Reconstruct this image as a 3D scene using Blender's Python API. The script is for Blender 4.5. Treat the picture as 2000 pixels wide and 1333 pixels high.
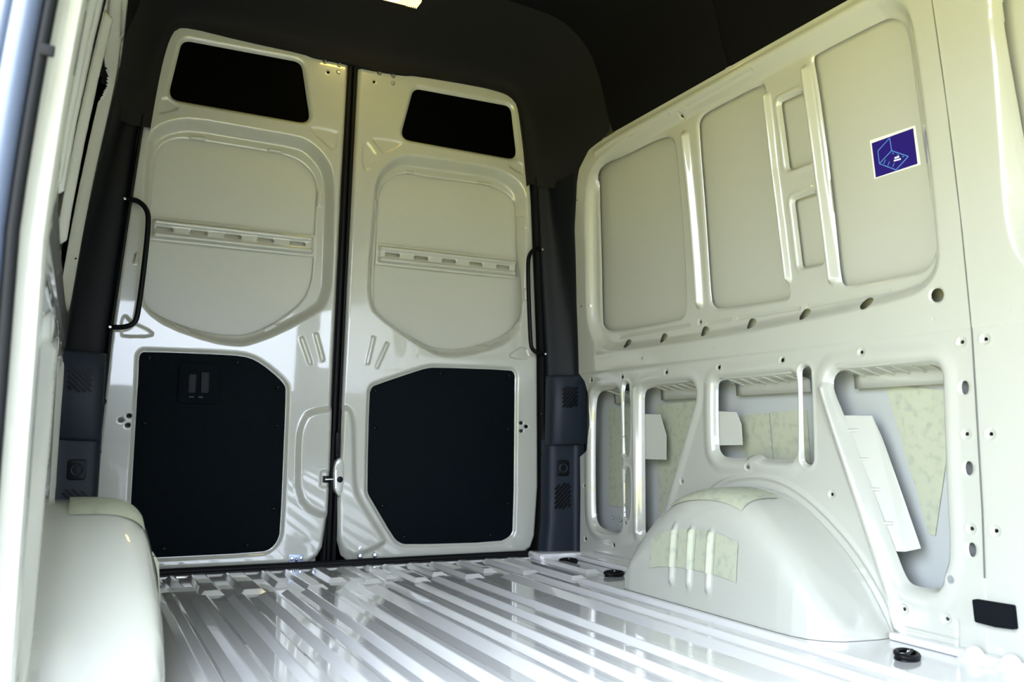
# Empty panel van, cargo bay seen from the sliding door towards the rear doors.
# World: x to the right, y towards the rear doors, z up; cargo floor at z = 0; metres.
import bpy, bmesh, math
import numpy as np
from mathutils import Vector, Matrix

scene = bpy.context.scene
for o in list(bpy.data.objects):
    bpy.data.objects.remove(o)
COL = scene.collection

# ------------------------------------------------------------------ camera
cam_data = bpy.data.cameras.new('camera')
cam_data.sensor_width = 36.0
cam_data.lens = 30.53
cam_data.clip_start = 0.02
cam = bpy.data.objects.new('camera', cam_data)
COL.objects.link(cam)
cam.location = (-0.8640,-3.1567,0.4584)
_rot = Matrix.Rotation(-0.45801, 3, 'Z') @ Matrix.Rotation(0.11207, 3, 'X') @ Matrix.Rotation(-0.01322, 3, 'Y') @ Matrix.Rotation(math.pi/2, 3, 'X')
cam.rotation_euler = _rot.to_euler()
cam_data.dof.use_dof = True
cam_data.dof.focus_distance = 2.7
cam_data.dof.aperture_fstop = 4.0
scene.camera = cam

# ------------------------------------------------------------------ light
world = bpy.data.worlds.new('overcast_sky')
scene.world = world
world.use_nodes = True
bg = world.node_tree.nodes['Background']
# overcast sky: three times brighter at the zenith than at the horizon
_nt = world.node_tree
_tc = _nt.nodes.new('ShaderNodeTexCoord'); _sx = _nt.nodes.new('ShaderNodeSeparateXYZ'); _mr = _nt.nodes.new('ShaderNodeMapRange')
_nt.links.new(_tc.outputs['Generated'], _sx.inputs[0]); _nt.links.new(_sx.outputs['Z'], _mr.inputs['Value'])
_mr.inputs['From Min'].default_value = 0.0; _mr.inputs['From Max'].default_value = 1.0
_mr.inputs['To Min'].default_value = 11.0; _mr.inputs['To Max'].default_value = 33.0
_nt.links.new(_mr.outputs[0], bg.inputs['Strength'])
bg.inputs[0].default_value = (0.87, 0.97, 1.17, 1)
portal_data = bpy.data.lights.new('door_opening_portal', 'AREA')
portal_data.shape = 'RECTANGLE'
portal_data.size = 1.66
portal_data.size_y = 1.42
portal_data.cycles.is_portal = True
portal = bpy.data.objects.new('door_opening_portal', portal_data)
COL.objects.link(portal)
portal.location = (-1.04, -2.60, 0.83)
portal.rotation_euler = Vector((1,0,0)).to_track_quat('-Z','Z').to_euler()
wind_data = portal_data.copy(); wind_data.size = 1.80; wind_data.size_y = .74
wind = bpy.data.objects.new('windscreen_portal', wind_data)
COL.objects.link(wind)
wind.location = (0, -4.85, .85)
wind.rotation_euler = Vector((0,1,0)).to_track_quat('-Z','Z').to_euler()
vs = scene.view_settings
vs.view_transform = 'Standard'
vs.look = 'None'
vs.exposure = 0.0
vs.gamma = 1.0
vs.use_curve_mapping = False

# ------------------------------------------------------------------ materials
def mat(name, col, rough=0.5, metal=0.0, coat=0.0, noise=None, bump=None, emit=None, spec=None, vein=None):
    m = bpy.data.materials.new(name); m.use_nodes = True
    nt = m.node_tree; b = nt.nodes['Principled BSDF']
    b.inputs['Base Color'].default_value = (*col, 1)
    b.inputs['Roughness'].default_value = rough
    b.inputs['Metallic'].default_value = metal
    b.inputs['Coat Weight'].default_value = coat
    b.inputs['Coat Roughness'].default_value = 0.03
    if spec is not None: b.inputs['Specular IOR Level'].default_value = spec
    if noise or bump:
        tc = nt.nodes.new('ShaderNodeTexCoord')
    if noise:
        col2, scale, lo, hi = noise
        n = nt.nodes.new('ShaderNodeTexNoise'); n.inputs['Scale'].default_value = scale; n.inputs['Detail'].default_value = 5
        nt.links.new(tc.outputs['Object'], n.inputs['Vector'])
        r = nt.nodes.new('ShaderNodeValToRGB')
        r.color_ramp.elements[0].position = lo; r.color_ramp.elements[1].position = hi
        r.color_ramp.elements[0].color = (*col, 1); r.color_ramp.elements[1].color = (*col2, 1)
        nt.links.new(n.outputs['Fac'], r.inputs['Fac']); nt.links.new(r.outputs['Color'], b.inputs['Base Color'])
    if bump:
        scale, strength = bump
        n = nt.nodes.new('ShaderNodeTexNoise'); n.inputs['Scale'].default_value = scale; n.inputs['Detail'].default_value = 2
        nt.links.new(tc.outputs['Object'], n.inputs['Vector'])
        bp = nt.nodes.new('ShaderNodeBump'); bp.inputs['Strength'].default_value = strength; bp.inputs['Distance'].default_value = 0.002
        nt.links.new(n.outputs['Fac'], bp.inputs['Height']); nt.links.new(bp.outputs['Normal'], b.inputs['Normal'])
    if emit:
        b.inputs['Emission Color'].default_value = (*emit[0], 1); b.inputs['Emission Strength'].default_value = emit[1]
    return m
PAINT_C = (0.435, 0.44, 0.37)
PAINT = mat('body_paint', PAINT_C, 0.26, coat=1.0)
SKIN = mat('outer_skin_paint', PAINT_C, 0.38, coat=0.1)
FLOORP = mat('floor_paint', (0.60, 0.60, 0.575), 0.15, coat=1.0)
FLOORP.node_tree.nodes['Principled BSDF'].inputs['Coat IOR'].default_value = 1.75
PRIMER = mat('cavity_primer_paint', (0.41, 0.43, 0.405), 0.4)
PLASTIC = mat('trim_plastic', (0.011, 0.016, 0.024), 0.5, bump=(900, 0.25), spec=.3)
PLASTIC_D = mat('dark_trim_plastic', (0.003, 0.004, 0.0055), 0.5, bump=(900, 0.25), spec=.2)
MOULD = mat('moulded_roof_trim', (0.013, 0.0125, 0.012), 0.8, bump=(700, 0.4), spec=0.12)
BLACK = mat('black_plastic', (0.003, 0.0035, 0.004), 0.45, spec=.14)
BOARD = mat('hardboard', (0.0022, 0.004, 0.0052), 0.6, noise=((0.0035, 0.0062, 0.008), 260, .35, .65), bump=(700, 0.5), spec=.04)
LINER = mat('headliner_fabric', (0.0062, 0.006, 0.0065), 0.95, bump=(700, 0.6), spec=0.04)
RUBBER = mat('rubber', (0.003, 0.0035, 0.004), 0.6, spec=.2)
SEALRUB = mat('aperture_rubber', (0.05, 0.065, 0.10), 0.42)
GLASS = mat('privacy_glass', (0.001, 0.001, 0.001), 0.25, spec=0.08)
STEEL = mat('zinc_steel', (0.55, 0.57, 0.60), 0.3, metal=1.0)
PLATE = mat('blue_zinc_plate', (0.36, 0.42, 0.55), 0.4, metal=0.6)
PAD = mat('damping_pad', (0.42, 0.44, 0.315), 0.5, noise=((0.30, 0.335, 0.26), 38, .5, .74), bump=(220, .25))
FOAM = mat('black_foam', (0.005, 0.006, 0.0075), 0.95, bump=(500, 0.8), spec=.08)
SEALANT = mat('grey_sealant', (0.10, 0.10, 0.085), 0.6)
LENS = mat('lamp_lens', (1.0, 0.9, 0.7), 0.3, emit=((1.0, 0.62, 0.22), 1.9))
HOT = mat('lamp_filament_area', (1, 1, 1), 0.3, emit=((1.0, 0.9, 0.68), 9.0))
STICK_W = mat('sticker_white', (0.82, 0.82, 0.80), 0.4)
STICK_B = mat('sticker_blue', (0.016, 0.006, 0.16), 0.35)
STICK_L = mat('sticker_line', (0.09, 0.25, 0.60), 0.4)
STICK_T = mat('sticker_text', (0.70, 0.74, 0.92), 0.4)
SHELL = mat('outer_body', (0.55, 0.55, 0.50), 0.4)
GROUND = mat('dry_grass', (0.40, 0.33, 0.045), 0.95, noise=((0.34, 0.285, 0.04), 8, .3, .7), spec=0.1)

# ------------------------------------------------------------------ helpers
def link(name, me, m=None, parent=None, smooth=False):
    if m is not None: me.materials.append(m)
    if smooth:
        me.polygons.foreach_set('use_smooth', [True]*len(me.polygons))
    o = bpy.data.objects.new(name, me); COL.objects.link(o)
    if parent is not None: o.parent = parent
    return o
def empty(name, loc=(0,0,0), parent=None):
    o = bpy.data.objects.new(name, None); COL.objects.link(o); o.location = loc
    o.empty_display_size = 0.05
    if parent is not None: o.parent = parent
    return o
def tag(o, label=None, cat=None, group=None, kind=None):
    if label: o['label'] = label
    if cat: o['category'] = cat
    if group: o['group'] = group
    if kind: o['kind'] = kind
    return o
def mesh(verts, faces, name='m'):
    me = bpy.data.meshes.new(name); me.from_pydata([tuple(v) for v in verts], [], faces); me.update(); return me
def bm_obj(name, bm, m, parent=None, smooth=False, bevel=0.0, seg=2, sharp=None):
    bmesh.ops.recalc_face_normals(bm, faces=bm.faces)
    if bevel:
        es = [e for e in bm.edges if e.is_manifold and e.calc_face_angle(0) > 0.5]
        bmesh.ops.bevel(bm, geom=es, offset=bevel, segments=seg, affect='EDGES', profile=0.5, clamp_overlap=True)
    me = bpy.data.meshes.new(name); bm.to_mesh(me); bm.free()
    o = link(name, me, m, parent)
    if smooth:
        me.polygons.foreach_set('use_smooth', [True]*len(me.polygons))
        me.set_sharp_from_angle(angle=math.radians(40))
    return o
def box(name, lo, hi, m, parent=None, bevel=0.0, smooth=True):
    bm = bmesh.new()
    v = [bm.verts.new((x,y,z)) for x in (lo[0],hi[0]) for y in (lo[1],hi[1]) for z in (lo[2],hi[2])]
    for f in ((0,1,3,2),(4,6,7,5),(0,4,5,1),(2,3,7,6),(0,2,6,4),(1,5,7,3)): bm.faces.new([v[i] for i in f])
    return bm_obj(name, bm, m, parent, smooth, bevel)
def chaikin(p, n=2, closed=True):
    p = [np.array(q, float) for q in p]
    for _ in range(n):
        q = []
        N = len(p)
        for i in range(N if closed else N-1):
            a, b = p[i], p[(i+1) % N]
            q += [a*.75+b*.25, a*.25+b*.75]
        if not closed: q = [p[0]] + q + [p[-1]]
        p = q
    return [tuple(a) for a in p]
def fillet(p, r, n=5):
    out = []; N = len(p); p = [np.array(q, float) for q in p]
    for i in range(N):
        a, b, c = p[i-1], p[i], p[(i+1) % N]
        u = a-b; v = c-b; lu = np.linalg.norm(u); lv = np.linalg.norm(v); u = u/lu; v = v/lv
        rr = r[i] if isinstance(r, (list, tuple)) else r
        ang = math.acos(max(-1, min(1, float(u@v))))
        t = min(rr/max(math.tan(ang/2), 1e-3), lu*.45, lv*.45)
        s, e = b+u*t, b+v*t
        for k in range(n+1):
            w = k/n
            out.append(tuple((1-w)**2*s + 2*w*(1-w)*b + w*w*e))
    return out
def circle(c, r, n=16, ry=None):
    return [(c[0]+r*math.cos(2*math.pi*k/n), c[1]+(ry or r)*math.sin(2*math.pi*k/n)) for k in range(n)]
def prism(name, poly, d0, d1, fmap, m, parent=None, bevel=0.0, smooth=True):
    """solid plate: 2-d outline, extruded between depths d0 and d1; fmap(u,v,d) -> xyz (d1 is the far side)"""
    bm = bmesh.new()
    a = [bm.verts.new(fmap(u, v, d0)) for u, v in poly]; b = [bm.verts.new(fmap(u, v, d1)) for u, v in poly]
    n = len(poly)
    f0 = bm.faces.new(a); bm.faces.new(b[::-1])
    for i in range(n): bm.faces.new((a[i], b[i], b[(i+1) % n], a[(i+1) % n]))
    bmesh.ops.recalc_face_normals(bm, faces=bm.faces)
    if bevel:
        bmesh.ops.bevel(bm, geom=list(f0.edges), offset=bevel, segments=2, affect='EDGES', profile=0.5, clamp_overlap=True)
    bmesh.ops.triangulate(bm, faces=[f for f in bm.faces if len(f.verts) > 4])
    return bm_obj(name, bm, m, parent, smooth)
def tube(name, pts, r, m, parent=None, n=10, closed=False, caps=True):
    pts = [Vector(p) for p in pts]; N = len(pts); V = []; F = []
    prev = None
    for i, p in enumerate(pts):
        t = (pts[(i+1) % N] - pts[i-1]) if closed else (pts[min(i+1, N-1)] - pts[max(i-1, 0)])
        t.normalize()
        if prev is None:
            a = t.orthogonal().normalized()
        else:
            a = (prev - t*prev.dot(t)).normalized()
        prev = a; b = t.cross(a)
        for k in range(n):
            w = 2*math.pi*k/n
            V.append(p + (a*math.cos(w) + b*math.sin(w))*r)
    for i in range(N if closed else N-1):
        j = (i+1) % N
        for k in range(n):
            F.append((i*n+k, i*n+(k+1) % n, j*n+(k+1) % n, j*n+k))
    if caps and not closed:
        F += [tuple(range(n))[::-1], tuple((N-1)*n+k for k in range(n))]
    o = link(name, mesh(V, F), m, parent, True)
    o.data.set_sharp_from_angle(angle=math.radians(50))
    return o
def loft(name, rings, m, parent=None, smooth=True, closed=False, angle=45):
    n = len(rings[0]); V = [p for r in rings for p in r]; F = []
    for i in range(len(rings)-1):
        for k in range(n if closed else n-1):
            F.append((i*n+k, i*n+(k+1) % n, (i+1)*n+(k+1) % n, (i+1)*n+k))
    o = link(name, mesh(V, F), m, parent, smooth)
    if smooth: o.data.set_sharp_from_angle(angle=math.radians(angle))
    return o
def lathe(name, prof, m, parent=None, n=14, fmap=None):
    """prof: (radius, height) pairs turned about the local axis; fmap(u,v,h)"""
    V = []; F = []
    for r, h in prof:
        for k in range(n):
            w = 2*math.pi*k/n; V.append(fmap(r*math.cos(w), r*math.sin(w), h))
    for i in range(len(prof)-1):
        for k in range(n): F.append((i*n+k, i*n+(k+1) % n, (i+1)*n+(k+1) % n, (i+1)*n+k))
    F.append(tuple((len(prof)-1)*n+k for k in range(n)))
    bm = bmesh.new(); me = mesh(V, F); bm.from_mesh(me); bpy.data.meshes.remove(me)
    return bm_obj(name, bm, m, parent, True)
_screw_cache = {}
def screw_mesh(r, h, m, kind):
    key = (r, h, m.name, kind)
    if key not in _screw_cache:
        prof = [(r*1.05, 0.001), (r, -h*.5), (r*.8, -h), (r*.45, -h*1.08), (r*.4, -h*.6)] if kind == 'torx' else [(r, 0.001), (r*.92, -h*.55), (r*.6, -h*.95), (r*.15, -h*1.05)]
        n = 12; V = []; F = []
        for rr, hh in prof:
            for k in range(n): V.append((rr*math.cos(2*math.pi*k/n), hh, rr*math.sin(2*math.pi*k/n)))
        for i in range(len(prof)-1):
            for k in range(n): F.append((i*n+k, i*n+(k+1) % n, (i+1)*n+(k+1) % n, (i+1)*n+k))
        F.append(tuple((len(prof)-1)*n+k for k in range(n)))
        me = mesh(V, F, 'screw'); me.materials.append(m); me.polygons.foreach_set('use_smooth', [True]*len(me.polygons)); me.set_sharp_from_angle(angle=math.radians(40))
        _screw_cache[key] = me
    return _screw_cache[key]
def screw(name, loc, r, h, m, parent, kind='dome', rotz=0):
    o = bpy.data.objects.new(name, screw_mesh(r, h, m, kind)); COL.objects.link(o)
    o.location = loc; o.rotation_euler = (0, 0, rotz); o.parent = parent
    return o

# pressed sheet metal: a fine grid with depth from distance fields, real holes cut to their outlines
def smooth01(t):
    t = np.clip(t, 0, 1); return t*t*(3-2*t)
class Sheet:
    def __init__(s, u0, u1, v0, v1, h):
        s.nu = int(round((u1-u0)/h))+1; s.nv = int(round((v1-v0)/h))+1; s.h = h
        s.u = np.linspace(u0, u1, s.nu); s.v = np.linspace(v0, v1, s.nv)
        s.U, s.V = np.meshgrid(s.u, s.v, indexing='ij')
        s.D = np.zeros_like(s.U); s.S = np.full_like(s.U, 1.0); s.GU = np.zeros_like(s.U); s.GV = np.zeros_like(s.U)
    def win(s, P, m):
        lo = P.min(0)-m; hi = P.max(0)+m
        i0, i1 = np.searchsorted(s.u, [lo[0], hi[0]]); j0, j1 = np.searchsorted(s.v, [lo[1], hi[1]])
        return slice(max(i0-1, 0), min(i1+1, s.nu)), slice(max(j0-1, 0), min(j1+1, s.nv))
    def dist(s, poly, m, closed=True):
        P = np.array(poly, float); w = s.win(P, m)
        X = s.U[w]; Y = s.V[w]; best = np.full(X.shape, 9.0); cx = np.zeros_like(X); cy = np.zeros_like(X); ins = np.zeros(X.shape, bool)
        N = len(P)
        for i in range(N if closed else N-1):
            a = P[i]; b = P[(i+1) % N]; d = b-a; L = d@d
            if L < 1e-14: continue
            t = np.clip(((X-a[0])*d[0]+(Y-a[1])*d[1])/L, 0, 1)
            qx = a[0]+t*d[0]; qy = a[1]+t*d[1]; e = np.hypot(X-qx, Y-qy)
            k = e < best
            best = np.where(k, e, best); cx = np.where(k, qx, cx); cy = np.where(k, qy, cy)
            if closed:
                c = (a[1] > Y) != (b[1] > Y)
                if abs(d[1]) > 1e-12: ins ^= c & (X < d[0]*(Y-a[1])/d[1]+a[0])
        return w, (np.where(ins, -best, best) if closed else best), cx, cy
    def recess(s, poly, depth, width, inner=True):
        w, d, _, _ = s.dist(poly, 0.02)
        s.D[w] += depth*smooth01(-d/width)
    def line(s, pts, width, depth):
        w, d, _, _ = s.dist(pts, width*1.2, closed=False)
        s.D[w] += depth*smooth01(1-d/width)
    def hole(s, poly, lip=0.004, lipw=0.006, rim=0.0, rimw=0.01):
        w, d, cx, cy = s.dist(poly, max(lipw, rimw)*1.5+.01)
        if lip: s.D[w] += lip*np.clip(1-np.maximum(d, 0)/lipw, 0, 1)**2
        if rim: s.D[w] += rim*smooth01(1-np.abs(d-rimw)/rimw)
        k = d < s.S[w]
        s.S[w] = np.where(k, d, s.S[w]); s.GU[w] = np.where(k, cx, s.GU[w]); s.GV[w] = np.where(k, cy, s.GV[w])
    def outline(s, poly):
        w, d, cx, cy = s.dist(poly, 9)
        d = -d; k = d < s.S[w]
        s.S[w] = np.where(k, d, s.S[w]); s.GU[w] = np.where(k, cx, s.GU[w]); s.GV[w] = np.where(k, cy, s.GV[w])
    def dimple(s, c, r=0.014, depth=0.003, hr=0.005):
        P = circle(c, r, 20)
        w, d, _, _ = s.dist(P, .01)
        s.D[w] += depth*smooth01(-d/(r*.45)) - depth*.35*smooth01(1-np.abs(d)/(r*.35))
        if hr: s.hole(circle(c, hr if c[0] < -1.4 else hr*1.3, 12), lip=0)
    def build(s, name, fmap, m, parent=None, flip=False):
        U = s.U.copy(); V = s.V.copy(); S = s.S
        inside = S < 0
        ii = inside[:-1, :-1] & inside[1:, :-1] & inside[1:, 1:] & inside[:-1, 1:]
        keep = ~ii
        idx = np.arange(s.nu*s.nv).reshape(s.nu, s.nv)
        U[inside] = s.GU[inside]; V[inside] = s.GV[inside]
        q = np.stack([idx[:-1, :-1], idx[1:, :-1], idx[1:, 1:], idx[:-1, 1:]], -1)[keep]
        if flip: q = q[:, ::-1]
        used = np.zeros(s.nu*s.nv, bool); used[q.ravel()] = True
        re = np.cumsum(used)-1
        q = re[q]
        X, Y, Z = fmap(U.ravel()[used], V.ravel()[used], s.D.ravel()[used])
        co = np.stack([X, Y, Z], -1).astype(np.float32)
        me = bpy.data.meshes.new(name)
        me.vertices.add(len(co)); me.vertices.foreach_set('co', co.ravel())
        me.loops.add(q.size); me.loops.foreach_set('vertex_index', q.ravel().astype(np.int32))
        me.polygons.add(len(q)); me.polygons.foreach_set('loop_start', np.arange(0, q.size, 4, dtype=np.int32))
        me.polygons.foreach_set('use_smooth', np.ones(len(q), bool))
        me.update(calc_edges=True); me.validate()
        return link(name, me, m, parent)

# body surfaces
LEAN = 0.0378
def ydoor(z): return -LEAN*(z+0.13)
def xw(z):
    t = np.maximum(np.asarray(z, float)-0.715, 0); return 0.92-0.053*t-0.071*t*t
def fdoor(x, z, d): return (x, ydoor(z)+d, z)
def fwallR(y, z, d):
    return (xw(z)+d, y, z)
def fwallL(y, z, d):
    return (-(xw(z)+d), y, z)
fR1 = lambda y, z, d: (float(xw(z))+d, y, z)
fL1 = lambda y, z, d: (-(float(xw(z))+d), y, z)

# ================================================================== FLOOR
floor = empty('floor'); tag(floor, 'ribbed white painted steel floor of the cargo bay', 'floor', kind='structure')
FZ = -0.007
bm = bmesh.new()
def quad(bm, pts):
    bm.faces.new([bm.verts.new(p) for p in pts])
quad(bm, [(-1.05,-4.80,FZ),(1.05,-4.80,FZ),(1.05,-0.075,FZ),(-1.05,-0.075,FZ)])
bm_obj('floor_sheet', bm, FLOORP, floor)
def rib(name, xl, xr, y0, y1, s=0.016, h=0.0125, sl=None, close0=True):
    """raised trapezoid rib, y0 rear end, y1 front end, sl width of the left slope"""
    sl = sl or s; a = 0.014
    V = [(xl,y0+a,FZ),(xr,y0+a,FZ),(xr,y1-a*1.6,FZ),(xl,y1-a*1.6,FZ),(xl+sl,y0,FZ+h),(xr-s,y0,FZ+h),(xr-s,y1,FZ+h),(xl+sl,y1,FZ+h)]
    F = [(4,5,6,7),(0,4,7,3),(1,2,6,5),(0,1,5,4),(3,7,6,2)]
    bm = bmesh.new(); vs_ = [bm.verts.new(v) for v in V]
    for f in F: bm.faces.new([vs_[i] for i in f])
    bmesh.ops.recalc_face_normals(bm, faces=bm.faces)
    es = [e for e in bm.edges if len(e.link_faces) == 2]
    bmesh.ops.bevel(bm, geom=es, offset=0.0025, segments=2, affect='EDGES', profile=0.5, clamp_overlap=True)
    return bm_obj(name, bm, FLOORP, floor, False)
for xl, xr, y0, sl in [(-.64,-.585,-.42,.016),(-.557,-.50,-.50,.016),(-.46,-.40,-.52,.016),(-.375,-.31,-.52,.02),(-.335+.035,-.262,-.50,.012),(-.243,-.165,-.50,.018),(-.145,-.088,-.53,.02),
                   (-.045,.022,-.50,.034),(.030,.088,-.47,.016),(.113,.172,-.51,.018),(.203,.262,-.42,.018),(.292,.352,-.51,.02),(.437,.50,-.46,.036),(.527,.585,-.48,.018),(.628,.668,-.64,.014)]:
    rib('floor_rib', xl, xr, y0, -3.4, sl=sl)
for xl, xr, y1 in [(-.66,-.60,-.34),(-.59,-.55,-.25),(-.525,-.455,-.43),(-.415,-.335,-.45),(-.30,-.25,-.36),(-.22,-.15,-.44),(-.125,-.06,-.335),(-.03,.04,-.40),(.065,.11,-.33),
                   (.13,.19,-.43),(.225,.285,-.34),(.31,.385,-.425),(.42,.475,-.33),(.53,.60,-.42),(.625,.69,-.585),(.745,.81,-.48)]:
    rib('floor_rib', xl, xr, -.10, y1, s=.014)
# rear sill
box('sill_plate', (-.80,-.078,-.05), (.80,-.03,-.002), FLOORP, floor, .006)
box('under_sill_light_stop', (-1.06, -.09, -.12), (1.06, .10, -.055), SHELL, floor)  # unseen plate added to stop light leaking in below the doors
box('corner_sill_step', (.74,-.17,FZ), (.93,-.06,.022), FLOORP, floor, .012)
box('corner_sill_step', (-.93,-.17,FZ), (-.74,-.06,.022), FLOORP, floor, .012)

# ================================================================== RIGHT / LEFT SIDE WALLS
BAY = [(-0.284,1.338),(-0.229,0.981),(-0.243,0.878),(-0.311,0.806),(-0.417,0.783),(-1.004,0.777),(-1.431,0.790),(-1.696,0.803),(-1.773,0.822),(-1.813,0.871),(-1.816,0.931),(-1.819,1.136),(-1.820,1.380),(-1.820,1.466),(-1.802,1.511),(-1.764,1.543),(-1.698,1.558),(-1.306,1.551),(-0.913,1.552),(-0.553,1.541),(-0.395,1.513),(-0.322,1.449)]
PAN_A = [(-0.359,1.442),(-0.392,1.487),(-0.461,1.503),(-0.524,1.501),(-0.794,1.500),(-0.841,1.477),(-0.851,1.434),(-0.819,0.916),(-0.804,0.880),(-0.763,0.869),(-0.359,0.872),(-0.306,0.890),(-0.287,0.922)]
PAN_B = [(-0.973,1.465),(-0.993,1.497),(-1.030,1.505),(-1.053,1.505),(-1.273,1.508),(-1.289,1.491),(-1.280,1.396),(-1.283,1.069),(-1.293,0.887),(-1.286,0.873),(-1.267,0.871),(-0.993,0.878),(-0.960,0.889),(-0.943,0.923)]
SLOT_1 = [(-1.337,1.431),(-1.421,1.430),(-1.427,1.235),(-1.337,1.235)]
SLOT_2 = [(-1.341,1.146),(-1.427,1.148),(-1.430,0.951),(-1.347,0.952)]
PAN_D = [(-1.477,1.504),(-1.493,1.511),(-1.708,1.511),(-1.739,1.504),(-1.761,1.485),(-1.775,1.454),(-1.772,1.320),(-1.775,1.115),(-1.781,0.937),(-1.770,0.900),(-1.746,0.880),(-1.724,0.874),(-1.505,0.873),(-1.489,0.881),(-1.484,0.902),(-1.482,0.946),(-1.482,1.302),(-1.481,1.460)]
NEXT = [(-2.039,1.627),(-1.995,1.424),(-1.992,1.312),(-1.978,1.090),(-1.972,0.945),(-1.987,0.864),(-2.029,0.807),(-2.132,0.796),(-2.263,0.813),(-2.293,1.485)]
NEXTP = [(-2.046,1.575),(-2.016,1.422),(-2.014,1.253),(-2.015,1.084),(-2.024,0.948),(-2.059,0.864),(-2.199,0.868),(-2.229,1.478)]
OPEN_1 = [(-0.250,0.616),(-0.269,0.640),(-0.303,0.648),(-0.407,0.645),(-0.431,0.635),(-0.438,0.591),(-0.445,0.235),(-0.448,0.153),(-0.428,0.131),(-0.376,0.122),(-0.290,0.123),(-0.253,0.143),(-0.241,0.198),(-0.239,0.537)]
OPEN_2 = [(-0.571,0.587),(-0.574,0.627),(-0.596,0.646),(-0.812,0.651),(-0.856,0.646),(-0.872,0.633),(-0.877,0.613),(-0.871,0.585),(-0.720,0.275),(-0.675,0.174),(-0.651,0.128),(-0.574,0.120),(-0.575,0.177)]
OPEN_3 = [(-0.975,0.628),(-0.981,0.646),(-1.005,0.651),(-1.299,0.651),(-1.317,0.643),(-1.324,0.629),(-1.325,0.589),(-1.321,0.447),(-1.312,0.424),(-1.294,0.409),(-1.189,0.409),(-1.172,0.419),(-1.146,0.422),(-1.124,0.417),(-1.110,0.410),(-1.010,0.409),(-0.988,0.420),(-0.974,0.442)]
OPEN_4 = [(-1.448,0.624),(-1.461,0.645),(-1.483,0.652),(-1.714,0.649),(-1.765,0.646),(-1.782,0.628),(-1.782,0.593),(-1.779,0.372),(-1.783,0.206),(-1.767,0.171),(-1.760,0.141),(-1.741,0.123),(-1.681,0.121),(-1.659,0.134),(-1.631,0.196),(-1.482,0.530),(-1.452,0.594)]
SLOTS = [[(-0.462,0.658),(-0.483,0.670),(-0.503,0.656),(-0.502,0.413),(-0.482,0.400),(-0.462,0.412)], [(-0.465,0.347),(-0.485,0.361),(-0.505,0.349),(-0.504,0.189),(-0.485,0.174),(-0.465,0.185)], [(-1.349,0.652),(-1.353,0.665),(-1.366,0.668),(-1.379,0.663),(-1.384,0.650),(-1.386,0.414),(-1.380,0.403),(-1.367,0.397),(-1.354,0.402),(-1.349,0.413)]]
SHELF_HOLES = [(-0.471,0.815),(-0.691,0.815),(-0.914,0.815),(-1.136,0.815),(-1.358,0.816),(-1.580,0.816)]
DOTS = [(-0.651,0.766),(-0.593,0.749),(-0.984,0.750),(-1.381,0.751),(-1.780,0.751),(-1.968,0.752),(-0.210,0.747),(-0.482,0.383)]
DIMPLES = [(-0.238,0.691),(-0.456,0.691),(-0.730,0.691),(-1.005,0.690),(-1.281,0.692),(-1.564,0.691),(-1.847,0.691),(-1.904,0.692),(-0.810,0.326),(-1.130,0.384),(-1.450,0.323),(-1.849,0.482),(-1.906,0.482),(-1.850,0.273),(-1.907,0.274),(-1.664,0.066),(-1.779,0.065),(-0.191,0.279),(-0.199,0.075),(-0.399,0.073)]
OVALS = [(-1.849,0.587),(-1.850,0.406),(-1.849,0.227)]
SQUARES = [(-0.248,1.403),(-0.300,1.399),(-0.199,0.988),(-0.247,0.983)]
SEAM = [(-1.877,1.513),(-1.873,1.479),(-1.873,1.240),(-1.874,0.978),(-1.875,0.715),(-1.877,0.560),(-1.880,0.313),(-1.878,0.170)]
WEDGE = [(-0.212,1.453),(-0.192,1.358),(-0.156,1.074),(-0.144,0.806),(-0.144,0.723),(-0.188,0.690),(-0.227,0.617),(-0.228,0.517),(-0.213,0.417),(-0.155,0.390),(-0.160,0.256),(-0.158,0.027)]
WTOP = 1.578
RIDGE_1 = [(-0.912,1.459),(-0.895,0.911)]
RIDGE_2 = [(-1.295,1.459),(-1.288,1.250),(-1.296,0.927)]
RIDGE_3 = [(-1.451,1.476),(-1.452,1.191),(-1.461,0.900)]
DIAG_1 = [(-1.435,0.603),(-1.470,0.506),(-1.637,0.069),(-1.646,0.022)]
ARCH_EDGE = [(-.76,.02),(-.80,.14),(-.90,.25),(-.98,.325),(-1.1,.355),(-1.22,.36),(-1.345,.325),(-1.50,.222),(-1.60,.11),(-1.665,.0)]
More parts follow.
